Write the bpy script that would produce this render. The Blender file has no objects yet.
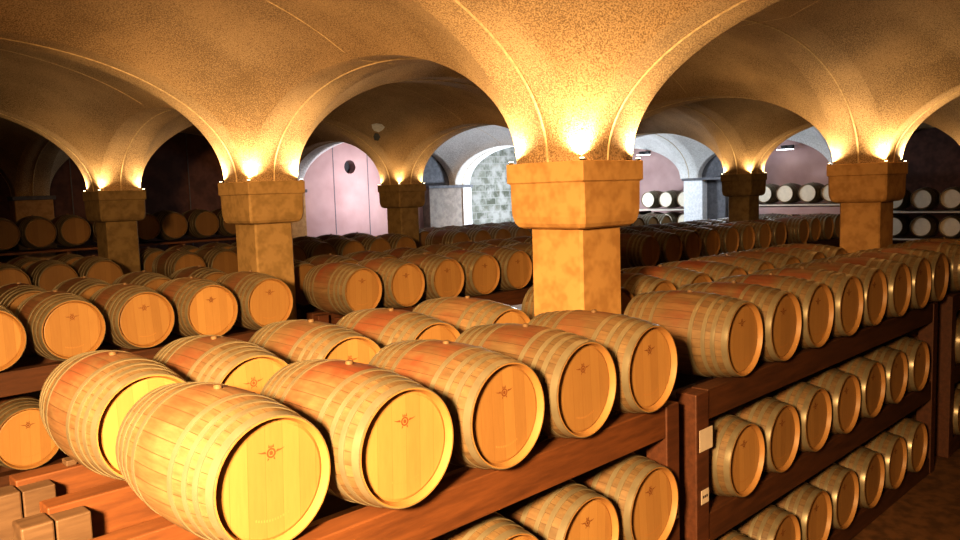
import bpy, bmesh, math, random
from mathutils import Vector, Matrix
from math import sin, cos, pi, sqrt, atan2
random.seed(7)
C = bpy.context.scene.collection
sc = bpy.context.scene
CAMZ = 3.75
F, PITCH, ROLL, TH = 789.5, 0.09925, 0.03219, 0.77113
PX = [-8.06, -1.35, 5.36, 12.07, 18.78, 25.49]     # pillar grid, along the racks
PY = [-6.42, -1.055, 4.31, 9.675, 15.04, 20.405]   # pillar grid, away from the viewer
CAPZ = 3.97

# ------------------------------------------------------------------ materials
def new_mat(name):
    m = bpy.data.materials.new(name); m.use_nodes = True
    nt = m.node_tree; b = nt.nodes['Principled BSDF']
    return m, nt, b
def N(nt, t, **kw):
    n = nt.nodes.new(t)
    for k, v in kw.items(): setattr(n, k, v)
    return n
def L(nt, a, b): nt.links.new(a, b)
def ramp(nt, fac, stops):
    r = N(nt, 'ShaderNodeValToRGB'); L(nt, fac, r.inputs['Fac'])
    el = r.color_ramp.elements
    while len(el) < len(stops): el.new(0.5)
    for e, (p, c) in zip(el, stops): e.position = p; e.color = (*c, 1)
    return r.outputs['Color']
def math_(nt, op, a, b=None, c=None):
    n = N(nt, 'ShaderNodeMath', operation=op)
    for i, v in enumerate((a, b, c)):
        if v is None: continue
        if isinstance(v, (int, float)): n.inputs[i].default_value = v
        else: L(nt, v, n.inputs[i])
    return n.outputs[0]
def mix(nt, f, a, b, mode='MIX'):
    n = N(nt, 'ShaderNodeMix', data_type='RGBA', blend_type=mode)
    for s, v in ((n.inputs[0], f), (n.inputs[6], a), (n.inputs[7], b)):
        if isinstance(v, (int, float)): s.default_value = v
        elif isinstance(v, tuple): s.default_value = (*v, 1)
        else: L(nt, v, s)
    return n.outputs[2]
def noise(nt, vec, scale, detail=3, rough=.5, sc3=None):
    if sc3:
        mp = N(nt, 'ShaderNodeMapping'); L(nt, vec, mp.inputs['Vector']); mp.inputs['Scale'].default_value = sc3; vec = mp.outputs[0]
    n = N(nt, 'ShaderNodeTexNoise'); L(nt, vec, n.inputs['Vector'])
    n.inputs['Scale'].default_value = scale; n.inputs['Detail'].default_value = detail; n.inputs['Roughness'].default_value = rough
    return n.outputs['Fac']
def objco(nt): return N(nt, 'ShaderNodeTexCoord').outputs['Object']
def bump(nt, b, h, strength, dist):
    n = N(nt, 'ShaderNodeBump'); n.inputs['Strength'].default_value = strength; n.inputs['Distance'].default_value = dist
    L(nt, h, n.inputs['Height']); L(nt, n.outputs[0], b.inputs['Normal'])

def stone_mat(name, lo, hi, scale=45, st=.6, dist=.012, rough=.9):
    m, nt, b = new_mat(name); co = objco(nt)
    g = noise(nt, co, scale, 2, .7); big = noise(nt, co, 1.2, 3)
    mixv = math_(nt, 'ADD', math_(nt, 'MULTIPLY', g, .8), math_(nt, 'MULTIPLY', big, .25))
    L(nt, ramp(nt, mixv, [(.43, lo), (.60, hi)]), b.inputs['Base Color'])
    b.inputs['Roughness'].default_value = rough; bump(nt, b, g, st, dist)
    return m
M = {}
M['vault'] = stone_mat('vault pebble plaster', (.18, .115, .05), (.47, .32, .16), 80, .9, .012)
M['vault_daylit'] = stone_mat('daylit vault plaster', (.50, .48, .45), (.74, .73, .70), 30, .6, .015)  # vault colour paled and greyed to carry the daylight
M['seam'] = stone_mat('vault seam mortar', (.42, .30, .15), (.58, .43, .23), 20, .2)
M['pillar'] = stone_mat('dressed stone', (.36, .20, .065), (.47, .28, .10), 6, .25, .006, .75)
M['pillar_mid'] = stone_mat('pillar stone in half shade', (.25, .165, .06), (.34, .225, .09), 6, .25, .006, .8)  # pillar stone, its colour darkened for the dimmer light
M['pillar_dim'] = stone_mat('pillar stone in deep shade', (.14, .095, .035), (.20, .14, .055), 6, .25, .006, .8)  # same stone darker still, shade of the far pillars in its colour
M['plaster'] = stone_mat('grey wall plaster', (.10, .10, .11), (.14, .14, .15), 8, .2)
def plaster_joint():
    m, nt, b = new_mat('pink plaster'); co = objco(nt)
    g = noise(nt, co, 1.1, 4)
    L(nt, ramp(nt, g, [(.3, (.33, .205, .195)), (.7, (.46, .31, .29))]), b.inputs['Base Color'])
    b.inputs['Roughness'].default_value = .8; bump(nt, b, noise(nt, co, 18, 3), .15, .01)
    return m
M['pink'] = plaster_joint()
def rough_stone():
    m, nt, b = new_mat('rough stone wall'); co = objco(nt)
    br = N(nt, 'ShaderNodeTexBrick'); mp = N(nt, 'ShaderNodeMapping'); mp.inputs['Rotation'].default_value = (pi/2, 0, 0)
    L(nt, co, mp.inputs['Vector']); L(nt, mp.outputs[0], br.inputs['Vector'])
    br.inputs['Scale'].default_value = 1.0; br.inputs['Color1'].default_value = (.125, .125, .10, 1); br.inputs['Color2'].default_value = (.055, .058, .04, 1)
    br.inputs['Mortar'].default_value = (.16, .16, .14, 1); br.inputs['Mortar Size'].default_value = .02
    d = noise(nt, co, 2.3, 4, .6)
    L(nt, mix(nt, ramp(nt, d, [(.42, (0, 0, 0)), (.62, (1, 1, 1))]), br.outputs['Color'], (.23, .225, .205)), b.inputs['Base Color'])
    b.inputs['Roughness'].default_value = .95; bump(nt, b, d, .6, .05)
    return m
M['brown'] = stone_mat('wall plaster in shade', (.075, .035, .025), (.12, .055, .04), 3, .2)  # wall plaster darkened to brown where little light reaches
M['beige'] = stone_mat('beige panel', (.20, .165, .14), (.27, .225, .19), 5, .2)
M['rough'] = rough_stone()
M['white'] = stone_mat('white limewash', (.66, .67, .68), (.8, .8, .8), 12, .2)
M['floor'] = stone_mat('worn floor', (.10, .055, .025), (.19, .10, .045), 5, .2, .004, .55)

def staves_mat(dim=1.):
    m, nt, b = new_mat('oak staves' if dim == 1 else 'shaded oak staves'); co = objco(nt)
    s = N(nt, 'ShaderNodeSeparateXYZ'); L(nt, co, s.inputs[0]); x, y, z = s.outputs
    ang = math_(nt, 'ARCTAN2', x, z)
    k = math_(nt, 'MULTIPLY', ang, 30/(2*pi))
    oi = N(nt, 'ShaderNodeObjectInfo').outputs['Random']
    cell = math_(nt, 'FLOOR', k); fr = math_(nt, 'FRACT', k)
    wn = N(nt, 'ShaderNodeTexWhiteNoise', noise_dimensions='2D'); cb = N(nt, 'ShaderNodeCombineXYZ')
    L(nt, cell, cb.inputs[0]); L(nt, math_(nt, 'MULTIPLY', oi, 91), cb.inputs[1]); L(nt, cb.outputs[0], wn.inputs['Vector'])
    va = N(nt, 'ShaderNodeVectorMath', operation='ADD'); L(nt, co, va.inputs[0])
    cb2 = N(nt, 'ShaderNodeCombineXYZ'); L(nt, math_(nt, 'MULTIPLY', oi, 40), cb2.inputs[0]); L(nt, math_(nt, 'MULTIPLY', oi, 17), cb2.inputs[2]); L(nt, cb2.outputs[0], va.inputs[1])
    gr = noise(nt, va.outputs[0], 9, 4, .6, (4, .6, 4))
    tone = math_(nt, 'ADD', math_(nt, 'MULTIPLY', wn.outputs['Value'], .22), math_(nt, 'MULTIPLY', gr, .78))
    base = ramp(nt, tone, [(.22, (.10, .066, .03)), (.85, (.25, .17, .082))])
    # wine stain round the belly, strongest on top
    ay = math_(nt, 'ABSOLUTE', y)
    belly = N(nt, 'ShaderNodeMapRange', interpolation_type='SMOOTHSTEP'); L(nt, ay, belly.inputs[0])
    belly.inputs[1].default_value = .30; belly.inputs[2].default_value = .12; belly.inputs[3].default_value = 0; belly.inputs[4].default_value = 1
    top = N(nt, 'ShaderNodeMapRange', interpolation_type='SMOOTHSTEP'); L(nt, z, top.inputs[0])
    top.inputs[1].default_value = -.1; top.inputs[2].default_value = .3; top.inputs[3].default_value = .25; top.inputs[4].default_value = 1
    blot = noise(nt, va.outputs[0], 3.5, 3, .6)
    bl = N(nt, 'ShaderNodeMapRange'); L(nt, blot, bl.inputs[0]); bl.inputs[1].default_value = .36; bl.inputs[2].default_value = .58; bl.inputs[3].default_value = .05; bl.inputs[4].default_value = .8
    f = math_(nt, 'MULTIPLY', math_(nt, 'MULTIPLY', math_(nt, 'MULTIPLY', belly.outputs[0], top.outputs[0]), bl.outputs[0]), math_(nt, 'ADD', math_(nt, 'MULTIPLY', math_(nt, 'FRACT', math_(nt, 'MULTIPLY', oi, 7.3)), .6), .4))
    col = mix(nt, f, base, (.20, .04, .015))
    joint = math_(nt, 'LESS_THAN', math_(nt, 'ABSOLUTE', math_(nt, 'SUBTRACT', fr, .5)), .475)
    col = mix(nt, joint, (.075, .045, .02), col)
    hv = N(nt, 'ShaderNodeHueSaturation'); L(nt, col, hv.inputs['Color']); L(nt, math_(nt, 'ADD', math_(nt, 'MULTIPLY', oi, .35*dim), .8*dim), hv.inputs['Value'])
    L(nt, hv.outputs[0], b.inputs['Base Color'])
    b.inputs['Roughness'].default_value = .55
    bump(nt, b, math_(nt, 'ADD', gr, joint), .25, .004)
    return m
M['staves'] = staves_mat(); M['staves_dim'] = staves_mat(.6)  # second copy has shade worked into its colour
def head_mat(dim=1.):
    m, nt, b = new_mat('barrel head wood' if dim == 1 else 'shaded barrel head wood'); co = objco(nt)
    s = N(nt, 'ShaderNodeSeparateXYZ'); L(nt, co, s.inputs[0]); x, y, z = s.outputs
    oi = N(nt, 'ShaderNodeObjectInfo').outputs['Random']
    k = math_(nt, 'MULTIPLY', math_(nt, 'ADD', x, math_(nt, 'MULTIPLY', oi, .09)), 1/.088)
    cell = math_(nt, 'FLOOR', k); fr = math_(nt, 'FRACT', k)
    wn = N(nt, 'ShaderNodeTexWhiteNoise', noise_dimensions='2D'); cb = N(nt, 'ShaderNodeCombineXYZ')
    L(nt, cell, cb.inputs[0]); L(nt, math_(nt, 'MULTIPLY', oi, 57), cb.inputs[1]); L(nt, cb.outputs[0], wn.inputs['Vector'])
    va = N(nt, 'ShaderNodeVectorMath', operation='ADD'); L(nt, co, va.inputs[0])
    cb2 = N(nt, 'ShaderNodeCombineXYZ'); L(nt, math_(nt, 'MULTIPLY', oi, 33), cb2.inputs[0]); L(nt, cb2.outputs[0], va.inputs[1])
    gr = noise(nt, va.outputs[0], 10, 4, .6, (6, 1, .7))
    tone = math_(nt, 'ADD', math_(nt, 'MULTIPLY', wn.outputs['Value'], .5), math_(nt, 'MULTIPLY', gr, .5))
    base = ramp(nt, tone, [(.15, (.33, .18, .06)), (.85, (.43, .25, .085))])
    joint = math_(nt, 'LESS_THAN', math_(nt, 'ABSOLUTE', math_(nt, 'SUBTRACT', fr, .5)), .488)
    col = mix(nt, joint, (.29, .15, .045), base)
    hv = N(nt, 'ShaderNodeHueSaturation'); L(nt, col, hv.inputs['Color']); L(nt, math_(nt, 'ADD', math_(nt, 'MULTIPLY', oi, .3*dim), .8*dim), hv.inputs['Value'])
    L(nt, hv.outputs[0], b.inputs['Base Color'])
    b.inputs['Roughness'].default_value = .5; bump(nt, b, gr, .12, .003)
    return m
M['head'] = head_mat(); M['head_dim'] = head_mat(.55)  # second copy darkened for poorly lit barrels
def metal(name, col, met, rough):
    m, nt, b = new_mat(name); co = objco(nt)
    g = noise(nt, co, 7, 3)
    L(nt, ramp(nt, g, [(.3, tuple(c*.75 for c in col)), (.7, col)]), b.inputs['Base Color'])
    b.inputs['Metallic'].default_value = met; b.inputs['Roughness'].default_value = rough
    return m
M['hoop'] = metal('galvanised hoop', (.26, .23, .15), .35, .33)
M['hoop_dim'] = metal('shaded hoop', (.20, .18, .12), .35, .36)
M['dark'] = metal('dark metal', (.03, .03, .032), .3, .5)
def beam_mat(name, lo, hi):
    m, nt, b = new_mat(name); co = objco(nt)
    g = noise(nt, co, 5, 4, .6, (.5, 4, 4))
    L(nt, ramp(nt, g, [(.3, lo), (.7, hi)]), b.inputs['Base Color'])
    b.inputs['Roughness'].default_value = .6; bump(nt, b, g, .2, .005)
    return m
M['beam'] = beam_mat('red stained timber', (.085, .031, .010), (.16, .059, .018))
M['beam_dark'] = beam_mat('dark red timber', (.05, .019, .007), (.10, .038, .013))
M['postwood'] = beam_mat('dark post timber', (.06, .022, .009), (.11, .04, .016))
M['endgrain'] = beam_mat('weathered post timber', (.065, .038, .02), (.12, .075, .042))
def plain(name, c, rough=.7, em=0):
    m, nt, b = new_mat(name); co = objco(nt)
    g = noise(nt, co, 12, 2)
    L(nt, ramp(nt, g, [(.3, tuple(v*.9 for v in c)), (.7, c)]), b.inputs['Base Color'])
    b.inputs['Roughness'].default_value = rough
    if em: b.inputs['Emission Color'].default_value = (*c, 1); b.inputs['Emission Strength'].default_value = em
    return m
M['stamp'] = plain('burnt brand mark', (.20, .07, .02))
M['stamp_faint'] = plain('faint brand mark', (.46, .24, .08))
M['chime'] = plain('planed stave ends', (.36, .20, .068), .5)
M['chime_dim'] = plain('shaded stave ends', (.19, .11, .04), .5)
M['paper'] = plain('white paper', (.62, .55, .45))
M['ink'] = plain('black ink', (.05, .04, .04))
M['bung'] = plain('silicone bung', (.17, .11, .055), .5)
M['lens'] = plain('glowing lamp lens', (1, .8, .45), .5, 12)
M['coollens'] = plain('cool lamp lens', (.9, .95, 1), .5, 6)
M['whitehead'] = plain('pale barrel head', (.72, .64, .50))

# ------------------------------------------------------------------ helpers
def link_mesh(name, bm, mats, parent=None, loc=None, smooth=False):
    me = bpy.data.meshes.new(name); bm.normal_update(); bm.to_mesh(me); bm.free()
    for m in (mats if isinstance(mats, (list, tuple)) else [mats]): me.materials.append(m)
    if smooth:
        for p in me.polygons: p.use_smooth = True
    o = bpy.data.objects.new(name, me); C.objects.link(o)
    if parent: o.parent = parent
    if loc: o.location = loc
    return o
def box(bm, x0, x1, y0, y1, z0, z1, bev=0, mi=0):
    vs = [bm.verts.new((x, y, z)) for x in (x0, x1) for y in (y0, y1) for z in (z0, z1)]
    fs = [bm.faces.new([vs[i] for i in q]) for q in ((0, 1, 3, 2), (4, 6, 7, 5), (0, 4, 5, 1), (2, 3, 7, 6), (0, 2, 6, 4), (1, 5, 7, 3))]
    for f in fs: f.material_index = mi
    if bev:
        es = list({e for f in fs for e in f.edges})
        r = bmesh.ops.bevel(bm, geom=es, offset=bev, segments=2, profile=.5, affect='EDGES')
        for f in r['faces']: f.material_index = mi
def lathe_y(bm, prof, seg=56, closed=True, mi=0, smooth=True, sharp=()):
    rings = []
    for (y, r) in prof:
        rings.append([bm.verts.new((r*sin(2*pi*k/seg), y, r*cos(2*pi*k/seg))) for k in range(seg)])
    n = len(rings)
    for i in range(n if closed else n-1):
        a, b = rings[i], rings[(i+1) % n]
        for k in range(seg):
            f = bm.faces.new((a[k], a[(k+1) % seg], b[(k+1) % seg], b[k])); f.material_index = mi; f.smooth = smooth
def tag(o, label, cat, group=None, kind=None):
    o['label'] = label; o['category'] = cat
    if group: o['group'] = group
    if kind: o['kind'] = kind
    return o
def struct(o): o['kind'] = 'structure'; return o
def empty(name, loc=(0, 0, 0)):
    o = bpy.data.objects.new(name, None); C.objects.link(o); o.location = loc; o.empty_display_size = .1
    return o

# ------------------------------------------------------------------ barrels
HL, RE, RB = .495, .293, .349
def rad(y): return RB - (RB-RE)*abs(y/HL)**1.9
def body_bm(seg=56, n=18):
    bm = bmesh.new()
    out = [(-HL + 2*HL*i/n, rad(-HL + 2*HL*i/n)) for i in range(n+1)]
    inn = [(HL, RE-.007), (HL-.042, RE-.021), (-HL+.042, RE-.021), (-HL, RE-.007)]
    lathe_y(bm, out+inn, seg)
    bmesh.ops.recalc_face_normals(bm, faces=bm.faces)
    for e in bm.edges:
        a, b = e.link_faces[0], e.link_faces[-1]
        if a.normal.angle(b.normal, 0) > .6: e.smooth = False
    for f in bm.faces:
        c = f.calc_center_median()
        if abs(c.y) > HL-.001 or (abs(c.y) > HL-.045 and f.normal.dot(Vector((c.x, 0, c.z))) < 0): f.material_index = 4
    return bm
def hoop_prof(y0, y1):
    t = .0045
    return [(y0, rad(y0)-.003), (y0, rad(y0)+t), ((y0+y1)/2, rad((y0+y1)/2)+t+.001), (y1, rad(y1)+t), (y1, rad(y1)-.003)]
def hoop_bm(y0, y1, seg=56):
    bm = bmesh.new(); lathe_y(bm, hoop_prof(y0, y1), seg); bmesh.ops.recalc_face_normals(bm, faces=bm.faces)
    for e in bm.edges:
        if e.link_faces[0].normal.angle(e.link_faces[-1].normal, 0) > .6: e.smooth = False
    return bm
HOOPS = [(.004, .050), (.102, .136), (.180, .212), (.288, .322)]
def head_bm(s, seg=56):
    bm = bmesh.new(); y = s*(HL-.034); y2 = s*(HL-.050); r = RE-.0195
    lathe_y(bm, [(y, .001), (y, r-.016), (y-s*.008, r), (y2, r)], seg, closed=False, smooth=False)
    bmesh.ops.recalc_face_normals(bm, faces=bm.faces)
    return bm
def stamp_bm():
    bm = bmesh.new(); y = -(HL-.034)-.0012; zc = .125
    def ring(cx, cz, r0, r1, a0=0, a1=2*pi, n=20):
        pts = []
        for k in range(n+1):
            a = a0+(a1-a0)*k/n
            pts.append((bm.verts.new((cx+r0*sin(a), y, cz+r0*cos(a))), bm.verts.new((cx+r1*sin(a), y, cz+r1*cos(a)))))
        for (a, b), (c, d) in zip(pts, pts[1:]): bm.faces.new((a, b, d, c))
    def poly(p): bm.faces.new([bm.verts.new((a, y, b)) for a, b in p])
    ring(0, zc, .015, .023)                                   # round crest
    poly([(-.007, zc-.009), (.007, zc-.009), (.009, zc+.004), (0, zc+.012), (-.009, zc+.004)])
    for s in (-1, 1):                                         # spread wings and crown points
        poly([(s*.024, zc+.000), (s*.030, zc+.012), (s*.048, zc+.010), (s*.070, zc+.015), (s*.050, zc+.005), (s*.034, zc+.002)])
        poly([(s*.004, zc+.026), (s*.012, zc+.040), (s*.014, zc+.024)])
        poly([(s*.010, zc-.026), (s*.020, zc-.034), (s*.017, zc-.020)])
    poly([(-.004, zc+.024), (0, zc+.038), (.004, zc+.024)])
    return bm
def faint_bm():
    bm = bmesh.new(); y = -(HL-.034)-.001
    for k in range(13):                                       # illegible arc of small marks near the bottom
        a = -.42+.07*k
        cx, cz = .20*sin(a), -.20*cos(a)*.9
        vs = [bm.verts.new((cx+dx, y, cz+dz)) for dx, dz in ((-.004, -.006), (.004, -.006), (.004, .006), (-.004, .006))]
        bm.faces.new(vs)
    return bm
def bung_bm():
    bm = bmesh.new(); r0 = rad(0)
    bmesh.ops.create_cone(bm, cap_ends=True, segments=20, radius1=.020, radius2=.022, depth=.022, matrix=Matrix.Translation((0, 0, r0+.006)))
    bmesh.ops.bevel(bm, geom=[e for e in bm.edges if len(e.link_faces) == 2 and abs(e.verts[0].co.z-e.verts[1].co.z) < 1e-5], offset=.004, segments=2, affect='EDGES')
    return bm
def make_mesh(name, bm, mats):
    me = bpy.data.meshes.new(name); bm.normal_update(); bm.to_mesh(me); bm.free()
    for m in mats: me.materials.append(m)
    return me
ME = dict(body=make_mesh('staves', body_bm(), [M['staves'], M['hoop'], M['head'], M['bung'], M['chime']]), fh=make_mesh('front_head', head_bm(-1), [M['head']]), bh=make_mesh('back_head', head_bm(1), [M['head']]),
          stamp=make_mesh('brand_mark', stamp_bm(), [M['stamp']]), faint=make_mesh('brand_lettering', faint_bm(), [M['stamp_faint']]), bung=make_mesh('bung', bung_bm(), [M['bung']]))
for s in (-1, 1):
    for i, (a, b) in enumerate(HOOPS):
        y0, y1 = s*(HL-a), s*(HL-b)
        ME['hoop%d%d' % (s, i)] = make_mesh('hoop', hoop_bm(min(y0, y1), max(y0, y1)), [M['hoop']])
def far_bm():
    bm = body_bm(36, 10)
    for s in (-1, 1):
        for a, b in HOOPS:
            y0, y1 = s*(HL-a), s*(HL-b); lathe_y(bm, hoop_prof(min(y0, y1), max(y0, y1)), 36, mi=1)
        y = s*(HL-.034); lathe_y(bm, [(y, .001), (y, RE-.018)], 36, closed=False, mi=2, smooth=False)
    r0 = rad(0)
    bmesh.ops.create_cone(bm, cap_ends=True, segments=12, radius1=.020, radius2=.022, depth=.022, matrix=Matrix.Translation((0, 0, r0+.006)))
    bmesh.ops.recalc_face_normals(bm, faces=bm.faces)
    for f in bm.faces:
        if abs(f.calc_center_median().z) > r0+.003 and abs(f.calc_center_median().y) < .05: f.material_index = 3
    return bm
ME['far'] = make_mesh('barrel', far_bm(), [M['staves_dim'], M['hoop_dim'], M['head_dim'], M['bung'], M['chime_dim']])  # darkened materials stand in for the dim light on distant barrels
ME['mid'] = ME['far'].copy()
for _i, _k in enumerate(('staves', 'hoop', 'head', 'bung', 'chime')): ME['mid'].materials[_i] = M[_k]
ME['pale'] = ME['far'].copy(); ME['pale'].materials[2] = M['whitehead']
def part(name, me, parent):
    o = bpy.data.objects.new(name, me); C.objects.link(o); o.parent = parent; return o
proto = None
def build_proto():
    r = empty('wine_barrel')
    part('staves', ME['body'], r)
    h = part('front_head', ME['fh'], r); part('brand_mark', ME['stamp'], h); part('brand_lettering', ME['faint'], h)
    part('back_head', ME['bh'], r); part('bung', ME['bung'], r)
    for s in (-1, 1):
        for i in range(4): part('hoop', ME['hoop%d%d' % (s, i)], r)
    return r
def copy_tree(o, parent=None):
    c = o.copy(); C.objects.link(c)
    if parent: c.parent = parent
    for ch in o.children: copy_tree(ch, c)
    return c
used = False
def barrel(x, y, z, label, group, full=True, pale=False, mid=False, rz=0, roll=0):
    """y is the front end of the barrel (the head that faces -Y)"""
    global proto, used
    cy = HL
    if full:
        if proto is None: proto = build_proto(); o = proto
        else: o = copy_tree(proto)
    else:
        o = bpy.data.objects.new('wine_barrel', ME['pale' if pale else 'mid' if mid else 'far']); C.objects.link(o)
    if pale: o.scale = (.9, .9, .9)
    off = Matrix.Rotation(rz, 3, 'Z') @ Vector((0, HL, 0))
    o.location = (x+off.x, y+off.y, z)
    o.rotation_euler = (0, roll, rz)
    tag(o, label, 'barrel', group)
    return o
ORD = ['first', 'second', 'third', 'fourth', 'fifth', 'sixth', 'seventh', 'eighth', 'ninth', 'tenth', 'eleventh', 'twelfth']
S = .7156
ZT, ZM, ZL = CAMZ-1.2366, CAMZ-1.2366-.99, CAMZ-1.2366-1.98
Y1, Y1B = 2.97, 4.33
def rr(a): return random.uniform(-a, a)

A = [4.499-S*k for k in range(5)]                    # near rack, open end at left
B = [5.813+S*k for k in range(8)]
Cc = [12.0+S*k for k in range(3)]
# near rack, left of the central pillar
for k, x in enumerate(A):
    if k == 4:
        barrel(x+.055, Y1+.11, ZT-.015, 'brightest yellow-lit oak barrel, front row at the open left end of the near rack', 'top barrels of the near left rack', roll=.04, rz=.04)
        barrel(x+.01, Y1B-.01, ZT, 'yellow-lit oak barrel at the near rack\'s open left end, behind the brightest barrel', 'top barrels of the near left rack', roll=-.03)
    else:
        barrel(x, Y1+rr(.015), ZT, 'oak barrel %s left of the central pillar, front row, top of near rack' % ORD[k], 'top barrels of the near left rack', roll=rr(.05))
        barrel(x-(.06 if k else .0)+rr(.02), Y1B+rr(.03), ZT, 'oak barrel %s left of the central pillar, second row, top of near rack' % ORD[k], 'top barrels of the near left rack', roll=rr(.08))
    barrel(x, Y1+rr(.015), ZM, 'oak barrel on the near left rack\'s lower shelf, %s from its right post' % ORD[k], 'shelf barrels of the near left rack', roll=rr(.08))
for k, x in enumerate(B):
    barrel(x, Y1+rr(.012), ZT, 'oak barrel %s right of the central pillar, front row, rack top' % ORD[k], 'top barrels of the near right rack', roll=rr(.08))
    barrel(6.02+.735*k, Y1B+rr(.02), ZT, 'oak barrel %s right of the central pillar, second row, rack top' % ORD[k], 'top barrels of the near right rack', roll=rr(.08))
    if k == 7: continue
    barrel(x+.01, Y1+rr(.012), ZM, 'oak barrel on the middle shelf of the near right rack, %s from its post' % ORD[k], 'middle shelf barrels of the near right rack', roll=rr(.08))
    barrel(x+.01, Y1+rr(.012), ZL, 'oak barrel on the bottom shelf of the near right rack, %s from its post' % ORD[k], 'bottom shelf barrels of the near right rack', roll=rr(.08))
for k, x in enumerate(Cc[:2]):
    for z, nm in ((ZT, 'top'), (ZM, 'middle'), (ZL, 'bottom')):
        barrel(x, Y1, z, 'oak barrel at the right edge, %s tier beyond the dark gap, %s from the gap' % (nm, ORD[k]), 'barrels of the farthest right rack')
# second rack line
Y2, Y2B = 8.36, 9.72
A2 = [4.67-.725*k for k in range(8)]; B2 = [6.0+.745*k for k in range(8)]; C2 = [12.62+.775*k for k in range(8)]; D2 = [19.33+.74*k for k in range(4)]
W2 = {'A': 'left of the left pillar', 'B': 'right of the left pillar', 'C': 'past the central pillar', 'D': 'near the right wall'}
for nm, xs in (('A', A2), ('B', B2), ('C', C2), ('D', D2)):
    for k, x in enumerate(xs):
        barrel(x, Y2+rr(.02), ZT, 'oak barrel %s %s, front row, second rack line' % (ORD[k], W2[nm]), 'front barrels of the second rack line', roll=rr(.08), full=nm in 'AB', mid=True)
        barrel(x+(.12 if nm in 'CD' and k == 0 else rr(.02)), Y2B+rr(.03), ZT, 'oak barrel %s %s, back row, second rack line' % (ORD[k], W2[nm]), 'back barrels of the second rack line', full=False)
for k, x in enumerate(A2[:6]):
    barrel(x+.25, Y2, ZM, 'oak barrel on the second rack line\'s lower shelf, %s left of the left pillar' % ORD[k], 'shelf barrels of the second rack line', roll=rr(.08))
# third rack line
Y3, Y3B = 13.72, 15.08
A3 = [4.64-.70*k for k in range(7)]; B3 = [6.1+.71*k for k in range(8)]; C3 = [12.75+.73*k for k in range(8)]; D3 = [19.4+.74*k for k in range(4)]
W3 = {'A': 'left of the dim leftmost pillar', 'B': 'right of the dim leftmost pillar', 'C': 'right of the small far pillar', 'D': 'near the right wall'}
for nm, xs in (('A', A3), ('B', B3), ('C', C3), ('D', D3)):
    for k, x in enumerate(xs):
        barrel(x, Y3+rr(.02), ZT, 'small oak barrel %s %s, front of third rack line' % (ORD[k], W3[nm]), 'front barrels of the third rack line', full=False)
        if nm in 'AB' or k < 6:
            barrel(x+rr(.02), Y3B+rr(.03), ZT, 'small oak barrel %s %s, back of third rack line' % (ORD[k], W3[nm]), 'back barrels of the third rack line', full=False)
# barrels against the back wall
ZW = CAMZ-.56
XW = [3.4, 4.22, 4.9, 5.58, 6.36, 7.08, 7.72, 8.5, 9.2, 9.9]
for k, x in enumerate(XW):
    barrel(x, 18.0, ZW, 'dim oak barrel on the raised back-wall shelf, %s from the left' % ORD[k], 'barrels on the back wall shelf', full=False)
# barrels against the right wall
XR = 23.8
RW = [(15.92, CAMZ-.49), (15.2, CAMZ-.49), (14.47, CAMZ-.49), (12.33, CAMZ-.37), (11.63, CAMZ-.37), (10.95, CAMZ-.37), (10.25, CAMZ-.37), (9.56, CAMZ-.37), (7.82, CAMZ-.6), (7.1, CAMZ-.6), (6.38, CAMZ-.6), (5.66, CAMZ-.6)]
for k, (y, z) in enumerate(RW):
    barrel(XR, y, z, 'pale-headed barrel on the upper right-wall shelf, %s from the left' % ORD[k], 'barrels on the right wall shelves', full=False, pale=True, rz=-pi/2)
for k, (y, z) in enumerate(RW):
    barrel(XR, y, z-.76, 'pale-headed barrel on the lower right-wall shelf, %s from the left' % ORD[k], 'barrels on the right wall shelves', full=False, pale=True, rz=-pi/2)

# ------------------------------------------------------------------ racks
BT = .325   # barrel centre to beam top
def rack(x0, x1, y0, tiers, label, near=False, clear=None, inner=None):
    """clear: x where the pillar beside the rack ends (the beam and post in line with it start there)"""
    r = empty('barrel_rack', (x0, y0, 0)); tag(r, label, 'rack', 'timber barrel racks')
    ys = [(.07, .22), (.74, .89), (1.45, 1.60), (2.04, 2.19)]
    top = max(tiers)-BT
    for k, (a, b) in enumerate(ys):
        xs = clear-x0 if (clear and k == 2) else 0
        for z in tiers:
            zt = z-BT
            bm = bmesh.new(); box(bm, xs+(.19 if k == 0 else 0), x1-x0-(.17 if k == 0 else 0), a, b, max(zt-.235, .0), zt, .008)
            link_mesh('beam', bm, M['beam' if near else 'beam_dark'], r)
        for px in ((xs, xs+.19), (x1-x0-.17, x1-x0)):
            bm = bmesh.new()
            if k == 0: box(bm, px[0]+.002, px[1]-.002, a-.01, a+.17, 0, top-.004, .01)
            elif near and px[0] == 0: box(bm, px[0]-.16, px[1]-.20, a-.14, a+.03, 0, top-.02, .01)
            else: box(bm, px[0]+.01, px[1]-.01, a-.13, a-.002, 0, top-.02, .01)
            link_mesh('post', bm, M['endgrain'] if near and px[0] == 0 else M['postwood'], r)
    for z in tiers:
        for px in (.02, x1-x0-.12):
            if clear and px == .02: px = clear-x0+.02
            bm = bmesh.new(); box(bm, px, px+.10, .24, 2.03, z-BT-.36, z-BT-.24, .006)
            link_mesh('cross_tie', bm, M['postwood'], r)
    return r
rA = rack(1.12, 4.92, Y1, [ZT, ZM, ZL], 'red-brown timber rack under the bright near barrels, open beam ends at lower left', near=True)
rB = rack(5.15, 10.95, Y1, [ZT, ZM, ZL], 'three-tier timber rack right of the central pillar, white paper tags on its post', clear=5.66)
rack(11.55, 17.2, Y1, [ZT, ZM, ZL], 'timber rack at the right edge beyond the dark gap', clear=12.38)
rack(-.8, 4.98, Y2, [ZT, ZM, ZL], 'timber rack of the second line, left of the left pillar')
rack(5.68, 11.4, Y2, [ZT, ZM, ZL], 'timber rack of the second line, right of the left pillar')
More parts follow.
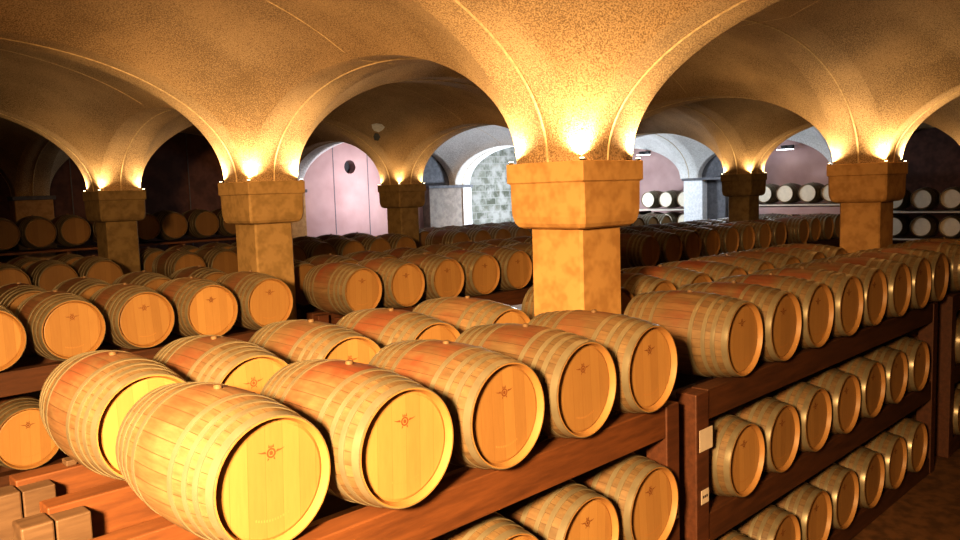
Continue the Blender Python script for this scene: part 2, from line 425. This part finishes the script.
rack(12.40, 18.42, Y2, [ZT, ZM, ZL], 'timber rack of the second line, past the central pillar')
rack(19.10, 22.0, Y2, [ZT, ZM, ZL], 'timber rack of the second line, nearest the right wall')
rack(.1, 4.98, Y3, [ZT, ZM], 'dim timber rack of the third line, left of the dim leftmost pillar')
rack(5.70, 11.5, Y3, [ZT, ZM], 'dim timber rack of the third line, right of the dim leftmost pillar')
rack(12.40, 18.3, Y3, [ZT, ZM], 'dim timber rack of the third line, right of the small far pillar')
rack(19.10, 22.1, Y3, [ZT, ZM], 'dim timber rack of the third line, nearest the right wall')
# spacer blocks between beam end and post on the near rack
for a in (.61, 1.32, 1.91):
    bm = bmesh.new(); box(bm, .0, .17, a, a+.125, ZT-BT-.24, ZT-BT-.03, .008)
    link_mesh('spacer_block', bm, M['endgrain'], rA)
for a, b, xx in ((1.45, 1.60, .66), (.74, .89, .70), (2.04, 2.19, .28)):
    bm = bmesh.new(); box(bm, xx, xx+.06, a+.03, b-.03, ZT-BT, ZT-BT+.035, .006)
    link_mesh('wedge', bm, M['endgrain'], rA)
# paper tags on the posts
def papertag(parent, x, y, z, w, h, lines):
    bm = bmesh.new(); box(bm, x-w/2, x+w/2, y-.003, y, z-h/2, z+h/2)
    p = link_mesh('paper_tag', bm, M['paper'], parent); p['label'] = 'white paper tag'
    if lines:
        bm = bmesh.new()
        for i in range(lines):
            zz = z+h/2-h*(i+1)/(lines+1)
            for j in range(3):
                if (i+j) % 3 == 2 and lines > 1: continue
                xx = x-w*.32+j*w*.24
                box(bm, xx, xx+w*.17, y-.0045, y-.0035, zz-h*.09, zz+h*.09)
        link_mesh('printed_marks', bm, M['ink'], p)
papertag(rB, .13, .055, CAMZ-1.93, .19, .17, 0)
papertag(rB, .11, .055, CAMZ-2.375, .11, .11, 1)
papertag(rA, 3.72, .055, CAMZ-2.375, .10, .10, 2)
wr = empty('barrel_shelf', (6.6, 18.0, 0)); tag(wr, 'dark timber shelf rack of barrels along the dim left part of the back wall', 'rack')
for z in (ZW-.375, ZW-1.1, ZW-1.85):
    bm = bmesh.new(); box(bm, -3.7, 3.8, .02, .95, z-.05, z, .006); link_mesh('shelf_board', bm, M['beam'], wr)
for px in (-3.7, -1.2, 1.3, 3.72):
    bm = bmesh.new(); box(bm, px, px+.08, .1, .9, 0, ZW-.43, .005); link_mesh('post', bm, M['beam'], wr)
for (ya, yb, z, lab) in ((14.05, 16.4, CAMZ-.49, 'pale shelf rack of barrels in the bright right corner of the cellar'), (9.15, 12.75, CAMZ-.37, 'pink-grey shelf rack of barrels on the right wall between two pillars'), (5.2, 8.25, CAMZ-.6, 'shelf rack of barrels on the right wall behind the right pillar')):
    r = empty('barrel_shelf', (XR, (ya+yb)/2, 0)); tag(r, lab, 'rack')
    for zz in (z-.335, z-.76-.335):
        bm = bmesh.new(); box(bm, .0, .95, -(yb-ya)/2, (yb-ya)/2, zz-.045, zz, .006)
        link_mesh('shelf_board', bm, M['paper'], r)
    for yy in (-(yb-ya)/2, (yb-ya)/2-.07):
        bm = bmesh.new(); box(bm, .1, .9, yy, yy+.07, 0, z-.415, .005); link_mesh('post', bm, M['dark'], r)
    if ya == 9.15:
        bm = bmesh.new(); box(bm, -.03, .0, -(yb-ya)/2, (yb-ya)/2, z-.64, z-.415, .004)
        link_mesh('fascia', bm, M['pink'], r)

# ------------------------------------------------------------------ pillars
def pillar_mesh(low=False):
    bm = bmesh.new()
    def ring(h, c, z):      # chamfered square
        p = [(h, -h+c), (h, h-c), (h-c, h), (-h+c, h), (-h, h-c), (-h, -h+c), (-h+c, -h), (h-c, -h)]
        return [bm.verts.new((a, b, z)) for a, b in p]
    prof = [(.278, .022, 0), (.278, .022, 3.415), (.335, .03, 3.42), (.365, .032, 3.435), (.385, .032, 3.465), (.397, .030, 3.52), (.400, .026, 3.56), (.402, .022, 3.795),
            (.404, .010, 3.80), (.416, .006, 3.81), (.416, .006, 3.965), (.410, .006, 3.97)]
    rs = [ring(*p) for p in prof]
    for a, b in zip(rs, rs[1:]):
        for k in range(8): bm.faces.new((a[k], a[(k+1) % 8], b[(k+1) % 8], b[k]))
    bm.faces.new(rs[0][::-1]); bm.faces.new(rs[-1])
    bmesh.ops.recalc_face_normals(bm, faces=bm.faces)
    return bm
pm_shaft = None
def pillar_parts():
    global pme
    bm = pillar_mesh(); pme = bpy.data.meshes.new('stone_pillar'); bm.to_mesh(pme); bm.free(); pme.materials.append(M['pillar'])
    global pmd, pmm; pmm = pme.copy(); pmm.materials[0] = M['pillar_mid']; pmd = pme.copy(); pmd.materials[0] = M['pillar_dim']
pillar_parts()
PL = {(0, 2): 'large orange-lit square stone pillar in the centre, nearest to the viewer', (1, 2): 'square stone pillar left of centre, second from the left edge',
      (2, 2): 'dim square stone pillar farthest to the left', (2, 3): 'small dark pillar beside the pink wall with the porthole', (1, 3): 'pillar hidden behind the large central pillar',
      (1, 4): 'small dark pillar between the central and right pillars', (0, 3): 'square stone pillar at right behind the near right rack'}
def cj(i): return i+2
for j in range(0, 5):
    for i in range(0, 5):
        if i == 0 and j == 0: pass
        x, y = PX[i], PY[j]
        if i == 0: continue
        if j == 0: continue
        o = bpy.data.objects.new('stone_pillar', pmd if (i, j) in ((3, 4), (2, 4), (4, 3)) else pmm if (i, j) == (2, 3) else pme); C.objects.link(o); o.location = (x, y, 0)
        key = (j-2, i)
        lab = PL.get(key)
        if lab is None:
            lab = 'stone pillar in grid row %s, column %s beyond the frame' % (ORD[j], ORD[i])
            lab = {(1, 1): 'stone pillar beside the viewer, left of the near rack', (0, 1): 'stone pillar outside the left edge, level with the near rack',
                   (-1, 1): 'stone pillar behind the viewer to the left', (-1, 2): 'stone pillar behind the viewer to the right', (-1, 3): 'stone pillar in the aisle far right',
                   (-1, 4): 'farthest stone pillar in the right aisle', (0, 4): 'stone pillar just outside the right edge', (2, 1): 'stone pillar outside the left edge near the back wall',
                   (2, 4): 'far stone pillar hidden in line behind the central pillar'}.get(key, lab)
        if key == (1, 1): lab = 'stone pillar outside the left edge, one row behind the near rack'
        tag(o, lab, 'pillar', 'square stone pillars'); o['kind'] = 'structure'

# ------------------------------------------------------------------ vault ceiling: shallow domes on elliptical arches
HX, HY = (PX[1]-PX[0])/2, (PY[1]-PY[0])/2
PH = .350                                    # half width of the pier that rises from each cap
XE, YE, RX, RY = HX-PH, HY-PH, 1.58, 1.21
def zdome(x, y):
    gx = RX*RX*max(0., 1-(x/XE)**2); gy = RY*RY*max(0., 1-(y/YE)**2)
    return CAPZ + sqrt(gx+gy)
def samples(E, H, n):
    a = [E*sin(k/n*pi/2) for k in range(-n, n+1)]
    m = H-E
    return [-H, -H+m/2] + a + [H-m/2, H]
sx_, sy_ = samples(XE, HX, 34), samples(YE, HY, 30)
bm = bmesh.new()
for i in range(5):
    for j in range(5):
        cx, cy = (PX[i]+PX[i+1])/2, (PY[j]+PY[j+1])/2
        g = {}
        def vv(a, b):
            if (a, b) not in g: g[a, b] = bm.verts.new((cx+sx_[a], cy+sy_[b], zdome(sx_[a], sy_[b])))
            return g[a, b]
        for a in range(len(sx_)-1):
            for b in range(len(sy_)-1):
                mx, my = abs(sx_[a]+sx_[a+1])/2, abs(sy_[b]+sy_[b+1])/2
                if mx > XE and my > YE: continue
                f = bm.faces.new((vv(a, b), vv(a, b+1), vv(a+1, b+1), vv(a+1, b))); f.smooth = True
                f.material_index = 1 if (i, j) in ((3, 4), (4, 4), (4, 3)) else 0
ceil = struct(link_mesh('ceiling', bm, [M['vault'], M['vault_daylit']]))
# pale patch with a dark streak, high on the vault behind the left pillar
def vz(x, y):
    i = max(k for k in range(6) if PX[k] <= x); j = max(k for k in range(6) if PY[k] <= y)
    return zdome(x-(PX[i]+PX[i+1])/2, y-(PY[j]+PY[j+1])/2)-.008
def patch(name, pts, m):
    bm = bmesh.new(); c = (sum(p[0] for p in pts)/len(pts), sum(p[1] for p in pts)/len(pts))
    rings = []
    for s in (.33, .66, 1):
        rings.append([bm.verts.new((c[0]+(x-c[0])*s, c[1]+(y-c[1])*s, vz(c[0]+(x-c[0])*s, c[1]+(y-c[1])*s))) for x, y in pts])
    bm.faces.new(rings[0]); n = len(pts)
    for a, b in zip(rings, rings[1:]):
        for k in range(n): bm.faces.new((a[k], a[(k+1) % n], b[(k+1) % n], b[k]))
    return struct(link_mesh(name, bm, m))
patch('trim_3', [(10.72, 14.33), (10.78, 14.22), (10.88, 14.16), (10.98, 14.19), (11.0, 14.30), (10.98, 14.42), (10.88, 14.46), (10.80, 14.42)], M['white'])
patch('trim_4', [(10.93, 14.50), (11.0, 14.46), (11.08, 14.50), (11.10, 14.62), (11.03, 14.66), (10.96, 14.60)], M['dark'])
# thin mortar seams along the arches and dome ridges
def tube(bm, pts, r, seg=6):
    rings = []
    for i, p in enumerate(pts):
        a = pts[max(i-1, 0)]; b = pts[min(i+1, len(pts)-1)]
        d = (Vector(b)-Vector(a)).normalized(); s = d.cross(Vector((0, 0, 1)))
        if s.length < 1e-3: s = Vector((1, 0, 0))
        s.normalize(); u = s.cross(d)
        rings.append([bm.verts.new(Vector(p)+r*(cos(2*pi*k/seg)*s+sin(2*pi*k/seg)*u)) for k in range(seg)])
    for a, b in zip(rings, rings[1:]):
        for k in range(seg):
            f = bm.faces.new((a[k], a[(k+1) % seg], b[(k+1) % seg], b[k])); f.smooth = True
bm = bmesh.new()
xe, ye = XE, YE
for i in range(5):
    for j in range(5):
        cx, cy = (PX[i]+PX[i+1])/2, (PY[j]+PY[j+1])/2
        tube(bm, [(cx+xe*cos(k/48*pi), cy+HY, zdome(xe*cos(k/48*pi), HY)) for k in range(49)], .012)
        tube(bm, [(cx+HX, cy+ye*cos(k/40*pi), zdome(HX, ye*cos(k/40*pi))) for k in range(41)], .012)
        tube(bm, [(cx-HX+2*HX*k/30, cy, zdome(-HX+2*HX*k/30, 0)) for k in range(31)], .005)
        tube(bm, [(cx, cy-HY+2*HY*k/30, zdome(0, -HY+2*HY*k/30)) for k in range(31)], .005)
struct(link_mesh('trim_1', bm, M['seam']))

# ------------------------------------------------------------------ walls and floor
def wall(name, x0, x1, y0, y1, z0, z1, m, bev=0):
    bm = bmesh.new(); box(bm, x0, x1, y0, y1, z0, z1, bev); return struct(link_mesh(name, bm, m))
wall('floor', -8.3, 25.9, -6.8, 20.8, -.2, 0, M['floor'])
# back wall with joints and round portholes
def wall_hole(name, x0, x1, z0, z1, y, holes, m):
    bm = bmesh.new()
    xs = [x0]
    for (hx, hz, r) in holes: xs += [hx-r*1.6, hx+r*1.6]
    xs.append(x1)
    def quad(a, b, c, d): bm.faces.new([bm.verts.new(p) for p in (a, b, c, d)])
    for k in range(0, len(xs)-1, 2):
        if xs[k+1] > xs[k]: quad((xs[k], y, z0), (xs[k+1], y, z0), (xs[k+1], y, z1), (xs[k], y, z1))
    for (hx, hz, r) in holes:
        R = r*1.6; n = 32
        quad((hx-R, y, z0), (hx+R, y, z0), (hx+R, y, hz-R), (hx-R, y, hz-R)); quad((hx-R, y, hz+R), (hx+R, y, hz+R), (hx+R, y, z1), (hx-R, y, z1))
        inn, out, dep = [], [], []
        for k in range(n):
            a = 2*pi*k/n+pi/4; ca, sa = cos(a), sin(a); q = R/max(abs(ca), abs(sa))
            inn.append(bm.verts.new((hx+r*ca, y, hz+r*sa))); out.append(bm.verts.new((hx+q*ca, y, hz+q*sa))); dep.append(bm.verts.new((hx+r*ca, y+.3, hz+r*sa)))
        for k in range(n):
            l = (k+1) % n
            bm.faces.new((inn[k], inn[l], out[l], out[k])); bm.faces.new((inn[k], dep[k], dep[l], inn[l]))
        f = bm.faces.new(dep); f.material_index = 1
    bmesh.ops.remove_doubles(bm, verts=bm.verts, dist=1e-4)
    return struct(link_mesh(name, bm, [m, M['dark']]))
YB = PY[5]
wall_hole('wall_back', 12.07, 18.78, 0, 7, YB, [(14.36, CAMZ+.88, .21)], M['pink'])
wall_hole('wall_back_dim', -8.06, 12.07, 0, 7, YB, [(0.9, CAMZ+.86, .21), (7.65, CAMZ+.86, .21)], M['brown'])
bm = bmesh.new()
for x in (6.3, 7.0, 9.2, 10.5, 13.75, 15.03, 16.4): box(bm, x-.012, x+.012, YB-.008, YB+.01, 0, 6.2)
struct(link_mesh('trim_2', bm, M['plaster']))
wall('wall_back_stone', 18.78, 25.9, YB, YB+.3, 0, 7, M['rough'])
wall('wall_right', 25.49, 25.8, 9.2, YB+.3, 0, 7, M['pink'])
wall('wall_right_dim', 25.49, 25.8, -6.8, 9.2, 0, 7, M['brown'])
wall('wall_left', -8.4, -8.06, -6.8, YB+.3, 0, 7, M['plaster'])
wall('wall_front', -8.4, 25.8, -6.8, -6.42, 0, 7, M['plaster'])
# piers on the walls
def pier(name, cx, cy, x0, x1, y0, y1, m, cap=M['plaster']):
    bm = bmesh.new(); box(bm, x0, x1, y0, y1, 0, 3.88, .015); struct(link_mesh(name, bm, m))
    bm = bmesh.new(); box(bm, x0-.05, x1+.05, y0-.05, y1+.05, 3.88, 3.97, .01); struct(link_mesh(name+'_ledge', bm, cap))
for k, i in enumerate((0, 1, 2, 3)):
    x = PX[i]; pier('trim_%d' % (10+k), x, YB, x-.4, x+.4, YB-.4, YB+.02, M['pillar'])
bm = bmesh.new(); box(bm, 17.25, 18.75, YB-.35, YB+.02, 0, 3.9, .015); struct(link_mesh('trim_20', bm, M['beige']))
bm = bmesh.new(); box(bm, 17.15, 19.2, YB-.45, YB+.02, 3.9, 3.99, .015); struct(link_mesh('trim_21', bm, M['plaster']))
bm = bmesh.new(); box(bm, 18.75, 19.15, YB-.4, YB+.02, 0, 3.9, .015); struct(link_mesh('trim_22', bm, M['white']))
bm = bmesh.new(); box(bm, 17.0, 18.7, YB-.06, YB+.02, 3.99, 5.6, .0); struct(link_mesh('trim_23', bm, M['plaster']))
# white pier and grey recess on the right wall
bm = bmesh.new(); box(bm, 23.6, 25.5, 13.62, 14.32, 0, 3.88, .015); struct(link_mesh('trim_24', bm, M['white']))
bm = bmesh.new(); box(bm, 23.55, 25.5, 12.9, 14.37, 3.88, 3.96, .015); struct(link_mesh('trim_25', bm, M['plaster']))
bm = bmesh.new(); box(bm, 23.9, 25.5, 12.95, 13.62, 0, 3.88, .015); struct(link_mesh('trim_26', bm, M['plaster']))
bm = bmesh.new(); box(bm, 25.42, 25.5, 13.2, 14.8, 3.96, 5.4, .0); struct(link_mesh('trim_27', bm, M['plaster']))
for k, j in enumerate((1, 2, 3)):
    y = PY[j]; bm = bmesh.new(); box(bm, 25.1, 25.5, y-.4, y+.4, 0, 3.97, .015); struct(link_mesh('trim_%d' % (30+k), bm, M['pillar']))

# floodlight fixtures on the right wall
def flood(x, y, z, label):
    r = empty('floodlight', (x, y, z)); tag(r, label, 'lamp')
    bm = bmesh.new(); box(bm, -.08, .06, -.20, .20, -.06, .06, .015); link_mesh('housing', bm, M['dark'], r)
    bm = bmesh.new(); box(bm, -.35, .30, .02, .06, -.02, .02, .005); link_mesh('bracket', bm, M['dark'], r)
    bm = bmesh.new(); box(bm, -.07, .05, -.18, .34, -.085, -.062, .005); link_mesh('lens', bm, M['coollens'], r)
    return r
flood(25.05, 11.4, CAMZ+1.1, 'black floodlight with white underside high on the pink right wall')
flood(25.05, 16.8, CAMZ+1.22, 'black floodlight high on the bright pink corner wall beside the central pillar')

# ------------------------------------------------------------------ lights
def lamp(name, kind, loc, energy, col, **kw):
    l = bpy.data.lights.new(name, kind); l.energy = energy; l.color = col
    for k, v in kw.items(): setattr(l, k, v)
    o = bpy.data.objects.new(name, l); C.objects.link(o); o.location = loc
    return o
WARM = (1, .70, .38)
UP = {(2, 2): 1.05, (3, 2): 1.1, (2, 3): 1.0, (3, 3): .35, (4, 2): .5, (4, 3): .32, (3, 4): .45, (4, 4): .1, (1, 2): .9, (2, 1): .4, (3, 1): .25, (1, 1): .3, (2, 4): .4}
names_up = {(2, 2): 'the large central pillar', (3, 2): 'the left pillar', (4, 2): 'the dim leftmost pillar', (4, 3): 'the dark pillar by the pink wall', (3, 4): 'the small dark pillar right of centre', (2, 3): 'the right pillar'}
corner = {(-1, -1): 'nearest', (-1, 1): 'left', (1, -1): 'right', (1, 1): 'hidden far'}
upm = None
for j in range(1, 5):
    for i in range(1, 5):
        k = (j, i)
        if k not in UP: continue
        x, y = PX[i], PY[j]
        for sx in (-1, 1):
            for sy in (-1, 1):
                lx, ly = x+sx*.385, y+sy*.385
                e = 85*UP[k]
                if k == (2, 2) and (sx, sy) == (1, -1): e *= .8
                o = lamp('uplight_beam', 'SPOT', (lx, ly, CAPZ+.035), e, WARM, spot_size=2.75, spot_blend=.7, shadow_soft_size=.02)
                o.rotation_euler = (pi, 0, 0)
                o.rotation_euler = Vector((sx*-.05, sy*-.05, -1)).to_track_quat('-Z', 'Y').to_euler() if False else (pi, 0, 0)
                if k in names_up:
                    if upm is None:
                        bm = bmesh.new(); bmesh.ops.create_cone(bm, cap_ends=True, segments=16, radius1=.018, radius2=.022, depth=.016)
                        hm = make_mesh('housing', bm, [M['dark']])
                        bm = bmesh.new(); bmesh.ops.create_cone(bm, cap_ends=True, segments=16, radius1=.020, radius2=.017, depth=.006)
                        lm = make_mesh('lens', bm, [M['lens']]); upm = True
                    r = empty('uplight', (lx, ly, CAPZ)); tag(r, 'small glowing uplight, %s cap corner of %s' % (corner[(sx, sy)], names_up[k]), 'lamp', 'uplights on the pillar caps')
                    part('housing', hm, r).location = (0, 0, .008); part('lens', lm, r).location = (0, 0, .019)
def aim(o, t): o.rotation_euler = (Vector(t)-o.location).to_track_quat('-Z', 'Y').to_euler()
key = lamp('key_spot', 'AREA', (-2.4, .1, 4.7), 690, (1, .60, .28), shape='DISK', size=.85); aim(key, (1.3, 3.6, 2.2)); key.data.spread = 1.5
fill = lamp('rack_lamp', 'AREA', (.5, 6.2, 5.2), 30, (1, .6, .25), shape='DISK', size=.5); aim(fill, (3.5, 8.6, 2.4))
day = lamp('daylight', 'AREA', (22.0, 17.3, 4.6), 30, (.78, .89, 1), shape='DISK', size=1.2); aim(day, (20.5, 20.4, 3.6)); day.data.spread = 3.1
day2 = lamp('daylight_up', 'POINT', (20.6, 17.6, 3.3), 800, (.74, .86, 1), shadow_soft_size=.3)
day3 = lamp('daylight_right', 'POINT', (21.8, 12.2, 4.5), 110, (.82, .9, 1), shadow_soft_size=.3)
day4 = lamp('daylight_pink', 'AREA', (14.8, 16.9, 3.9), 55, (.95, .9, 1), shape='DISK', size=.8); aim(day4, (14.4, 20.4, 3.9)); day4.data.spread = 1.5

w = bpy.data.worlds.new('world'); sc.world = w; w.use_nodes = True
w.node_tree.nodes['Background'].inputs['Color'].default_value = (.25, .12, .04, 1); w.node_tree.nodes['Background'].inputs['Strength'].default_value = .008

# ------------------------------------------------------------------ camera
cd = bpy.data.cameras.new('camera'); cam = bpy.data.objects.new('camera', cd); C.objects.link(cam); sc.camera = cam
cd.sensor_width = 36; cd.lens = F/960*36; cd.clip_start = .05; cd.clip_end = 200
R_ = Vector((cos(TH), -sin(TH), 0))       # image-right direction in grid axes
Fw = Vector((sin(TH), cos(TH), 0))
up0 = Vector((0, 0, cos(PITCH))) + Fw*sin(PITCH); fw = Fw*cos(PITCH)-Vector((0, 0, sin(PITCH)))
right = cos(ROLL)*R_-sin(ROLL)*up0; up = sin(ROLL)*R_+cos(ROLL)*up0
mt = Matrix((right, up, -fw)).transposed().to_4x4(); mt.translation = (0, 0, CAMZ)
cam.matrix_world = mt
sc.view_settings.view_transform = 'Standard'
sc.view_settings.exposure = 0.1
sc.view_settings.look = 'Medium High Contrast'
